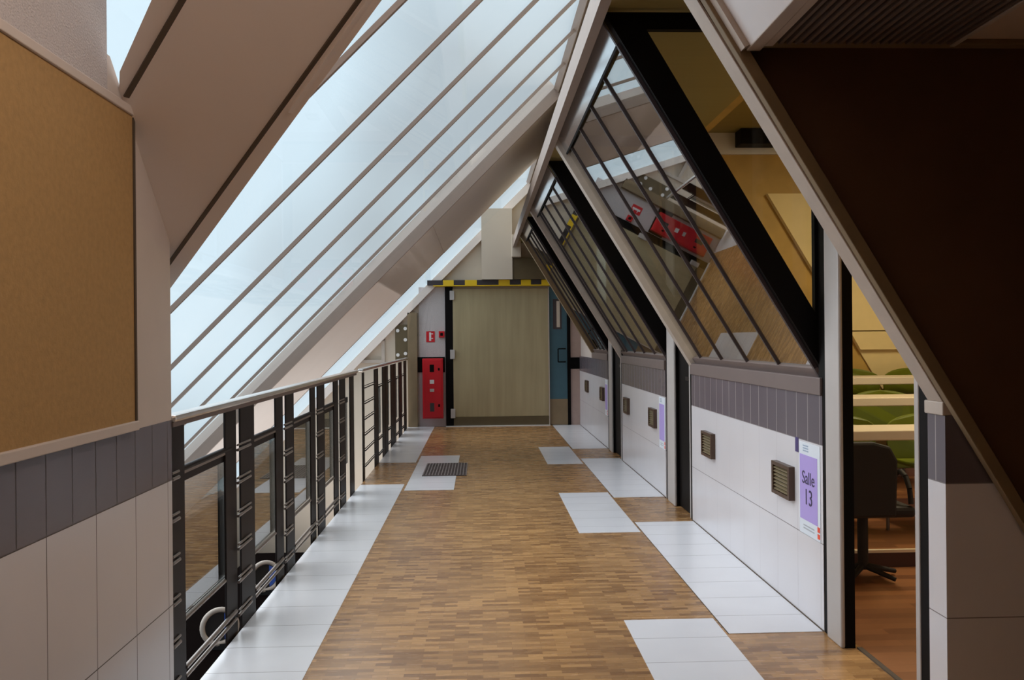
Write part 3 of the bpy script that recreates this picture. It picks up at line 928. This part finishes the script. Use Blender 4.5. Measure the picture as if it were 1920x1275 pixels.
# ------------------------------------------------------------------ classrooms behind the bays
struct(B(1.60, 6.0, 2.86, 13.1, -0.25, 0.0).build('floor.002', M_CLASSFLOOR), 'reddish wooden floor inside the classrooms', 'floor')
struct(B(1.60, 6.0, 2.86, 7.5, 3.13, 3.2).build('ceiling.005', M_OCEIL), 'ochre board ceiling of the nearest classroom', 'ceiling')
struct(B(1.60, 6.0, 7.6, 13.1, 2.80, 2.9).build('ceiling.006', M_OCEIL), 'ochre ceiling of the farther classrooms', 'ceiling')
struct(B(1.60, 6.0, 2.765, 2.86, 1.06, 3.2).build('wall_near.001', M_OCHRE), 'back of the dark wall inside the nearest classroom', 'wall')
struct(B(6.0, 6.1, 2.75, 13.1, 0, 3.2).build('wall_right.007', M_OCHRE), 'far side wall of the classrooms', 'wall')
w1 = struct(B(1.60, 6.0, 7.5, 7.6, 0, 3.13).build('wall_far.004', M_OCHRE), 'ochre back wall of the nearest classroom with cream slanted panel', 'wall')
B(1.60, 6.0, 7.47, 7.5, 2.94, 3.129).build('cream_band', M_WHITE, w1)
MB().slab([(2.548, 7.44, 2.585), (5.99, 7.44, 2.585), (5.99, 7.44, 1.37), (3.27, 7.44, 1.37)], (0, .06, 0)).build('cream_panel', M_CREAM2, w1)
MB().slab([(3.28, 7.44, 1.36), (5.99, 7.44, 1.36), (5.99, 7.44, 1.20), (3.37, 7.44, 1.20)], (0, .06, 0)).build('cream_panel', M_CREAM2, w1)
MB().slab([(3.37, 7.48, 1.20), (5.99, 7.48, 1.20), (5.99, 7.48, 0.85), (3.58, 7.48, 0.85)], (0, .02, 0)).build('cream_panel', M_CREAM2, w1)
struct(B(1.60, 6.0, 10.0, 10.1, 0, 2.80).build('wall_far.005', M_OCHRE), 'partition between the farther classrooms', 'wall')
struct(B(1.60, 1.66, 2.75, 13.1, 2.80, 3.2).build('wall_right.008', M_OCHRE), 'classroom upstand above the bays', 'wall')
tag(B(2.27, 2.62, 7.30, 7.469, 2.995, 3.1285).build('projector_box', M_BLACK, None, 0.006), 'dark box fixed high under the classroom ceiling seen through the triangular glass', 'box')
# tiers
st = struct(B(1.75, 6.0, 4.80, 7.46, 0.0, 0.10).build('floor.003', M_CLASSFLOOR), 'first raised wooden tier in the classroom', 'tier')
B(1.75, 6.0, 4.785, 4.80, 0.0, 0.085).build('riser', M_STEP, st)
B(1.75, 6.0, 4.775, 4.80, 0.085, 0.101).build('nosing', M_TABLE, st)
st = struct(B(1.75, 6.0, 5.72, 7.46, 0.10, 0.21).build('floor.004', M_CLASSFLOOR), 'second raised wooden tier in the classroom', 'tier')
st = struct(B(1.75, 6.0, 6.62, 7.46, 0.21, 0.31).build('floor.005', M_CLASSFLOOR), 'third raised wooden tier in the classroom', 'tier')

def table(y, zt, zb, lb):
    t = empty('classroom_table', (2.7, y, zb))
    tag(t, lb, 'table', 'pale tables in rows in the classroom')
    B(1.95, 4.7, y, y + .34, zt - .06, zt).build('table_top', M_TABLE, t, 0.006)
    for x in (2.0, 4.65):
        for yy in (y + .04, y + .30):
            MB().tube((x, yy, zb), (x, yy, zt - .06), .018, 10).build('leg', M_CHROME, t)


table(5.0, 0.755, 0.10, 'pale classroom table nearest the open doorway, behind the black chair')
table(5.9, 0.885, 0.21, 'pale classroom table in the middle row seen through the open doorway')
table(6.8, 0.985, 0.31, 'pale classroom table in the highest, farthest row')

def green_chair(x, y, zb, zt):
    t = empty('green_chair', (x, y, zb))
    tag(t, 'x', 'chair', 'green shell chairs in the classroom')
    q = MB()
    n = 14
    front, back = [], []
    for k in range(n + 1):
        a = math.pi * k / n
        xx = -0.27 * math.cos(a)
        front.append((x + xx, 0.05 * (xx / .27) ** 2, zt - 0.10 + 0.10 * math.sin(a)))
    lower = [(x + 0.24, 0.04, zt - 0.36), (x - 0.24, 0.04, zt - 0.36)]
    poly = [(px, y - py, pz) for px, py, pz in front + lower]
    q.slab(poly, (0, 0.018, 0))
    q.build('backrest', M_GREEN, t, 0.005)
    B(x - .22, x + .22, y - .36, y - .06, zb + .38, zb + .41).build('seat', M_GREEN, t, 0.01)
    for sx in (-1, 1):
        MB().tube((x + sx * .2, y + .03, zb), (x + sx * .2, y + .03, zt - .2), .011, 8).build('leg', M_CHROME, t)
        MB().tube((x + sx * .2, y - .33, zb), (x + sx * .2, y - .33, zb + .38), .011, 8).build('leg', M_CHROME, t)
    return t


for x, y, zb, zt, lb in [(2.35, 5.6, 0.10, 0.80, 'green chair behind the nearest table, left one in the doorway view'),
                        (2.95, 5.6, 0.10, 0.80, 'green chair behind the nearest table, right one in the doorway view'),
                        (3.09, 6.5, 0.21, 0.90, 'green chair in the centre of the middle row'),
                        (2.49, 6.5, 0.21, 0.90, 'green chair in the middle row partly hidden by the door upright'),
                        (3.69, 6.5, 0.21, 0.90, 'green chair in the middle row toward the right jamb'),
                        (3.19, 7.3, 0.31, 1.04, 'green chair in the top row, left one under the cream panel'),
                        (3.75, 7.3, 0.31, 1.04, 'green chair in the top row, right one under the cream panel')]:
    green_chair(x, y, zb, zt)['label'] = lb

# black swivel chair in the doorway
cx, cy = 1.95, 4.42
bc = empty('swivel_chair', (cx, cy, 0))
tag(bc, 'black swivel chair just inside the open doorway, in front of the tables', 'chair')
q = MB()
pts = [(cx - .24, cy, .36), (cx + .24, cy, .36), (cx + .25, cy, .66), (cx + .21, cy, .735), (cx + .12, cy, .76), (cx - .12, cy, .76), (cx - .21, cy, .735), (cx - .25, cy, .66)]
q.slab(pts, (0, .05, 0)).build('backrest', M_CHAIRBLACK, bc, 0.015)
B(cx - .25, cx + .36, cy + .03, cy + .30, .35, .41).build('seat', M_CHAIRBLACK, bc, 0.02)
MB().tube((cx + .13, cy + .17, .05), (cx + .13, cy + .17, .36), .028, 14).build('column', M_CHAIRBLACK, bc)
for k in range(5):
    a = 2 * math.pi * k / 5 + .3
    MB().tube((cx + .13, cy + .17, .07), (cx + .13 + .21 * math.cos(a), cy + .17 + .15 * math.sin(a), .02), .018, 8, .012).build('base_arm', M_CHAIRBLACK, bc)
q = MB()
px = None
for k in range(7):
    a = math.pi * k / 6
    p = Vector((cx + .34, cy + .05 + .22 * (1 - math.cos(a)) / 2, .42 + .16 * math.sin(a)))
    if px is not None:
        q.tube(px, p, .014, 8)
    px = p
q.build('armrest', M_CHAIRBLACK, bc)

# unseen warm fill lamp, added above the camera to brighten the left side
t = empty('added_wall_lamp', (0.80, 1.0, 3.05))
tag(t, 'added unseen warm fill lamp on the upstand wall above the camera', 'lamp')
B(0.77, 0.80, 0.1, 1.9, 3.0, 3.1).build('housing', M_WHITE, t, 0.004)
B(0.762, 0.77, 0.12, 1.88, 3.01, 3.09).build('diffuser', M_FILL_LAMP, t)
ld = bpy.data.lights.new('fill_light', 'AREA')
ld.shape = 'RECTANGLE'
ld.size, ld.size_y = 0.08, 1.7
ld.energy = 18
ld.color = (1.0, 0.88, 0.78)
lo = bpy.data.objects.new('fill_light', ld)
C.objects.link(lo)
lo.parent = t
lo.location = (-0.05, 0, 0)
lo.rotation_euler = (0, math.radians(90), 0)

# unseen classroom lamps, added to brighten the rooms behind the bays
for nm, x, y, z, pw, sx, sy in (('added_ceiling_lamp', 3.2, 5.0, 3.10, 38, 0.3, 1.6), ('added_ceiling_lamp', 3.2, 8.8, 2.77, 9, 0.3, 1.2), ('added_ceiling_lamp', 3.2, 11.6, 2.77, 7, 0.3, 1.2)):
    t = empty(nm, (x, y, z))
    tag(t, 'added fill lamp on the ceiling of the classroom at %.0f metres' % y, 'lamp', 'added classroom fill lamps')
    t['label'] = {5.0: 'added fill lamp on the ceiling of the nearest classroom', 8.8: 'added fill lamp in the middle classroom', 11.6: 'added fill lamp in the farthest classroom'}[y]
    B(x - sx / 2, x + sx / 2, y - sy / 2, y + sy / 2, z, z + 0.029).build('housing', M_WHITE, t)
    B(x - sx / 2 + .02, x + sx / 2 - .02, y - sy / 2 + .02, y + sy / 2 - .02, z - .012, z).build('diffuser', M_FILL_LAMP, t)
    ld = bpy.data.lights.new('fill_light', 'AREA')
    ld.shape = 'RECTANGLE'
    ld.size, ld.size_y = sx, sy
    ld.energy = pw
    ld.color = (1.0, 0.86, 0.58)
    lo = bpy.data.objects.new('fill_light', ld)
    C.objects.link(lo)
    lo.location = (0, 0, -0.03)
    lo.parent = t
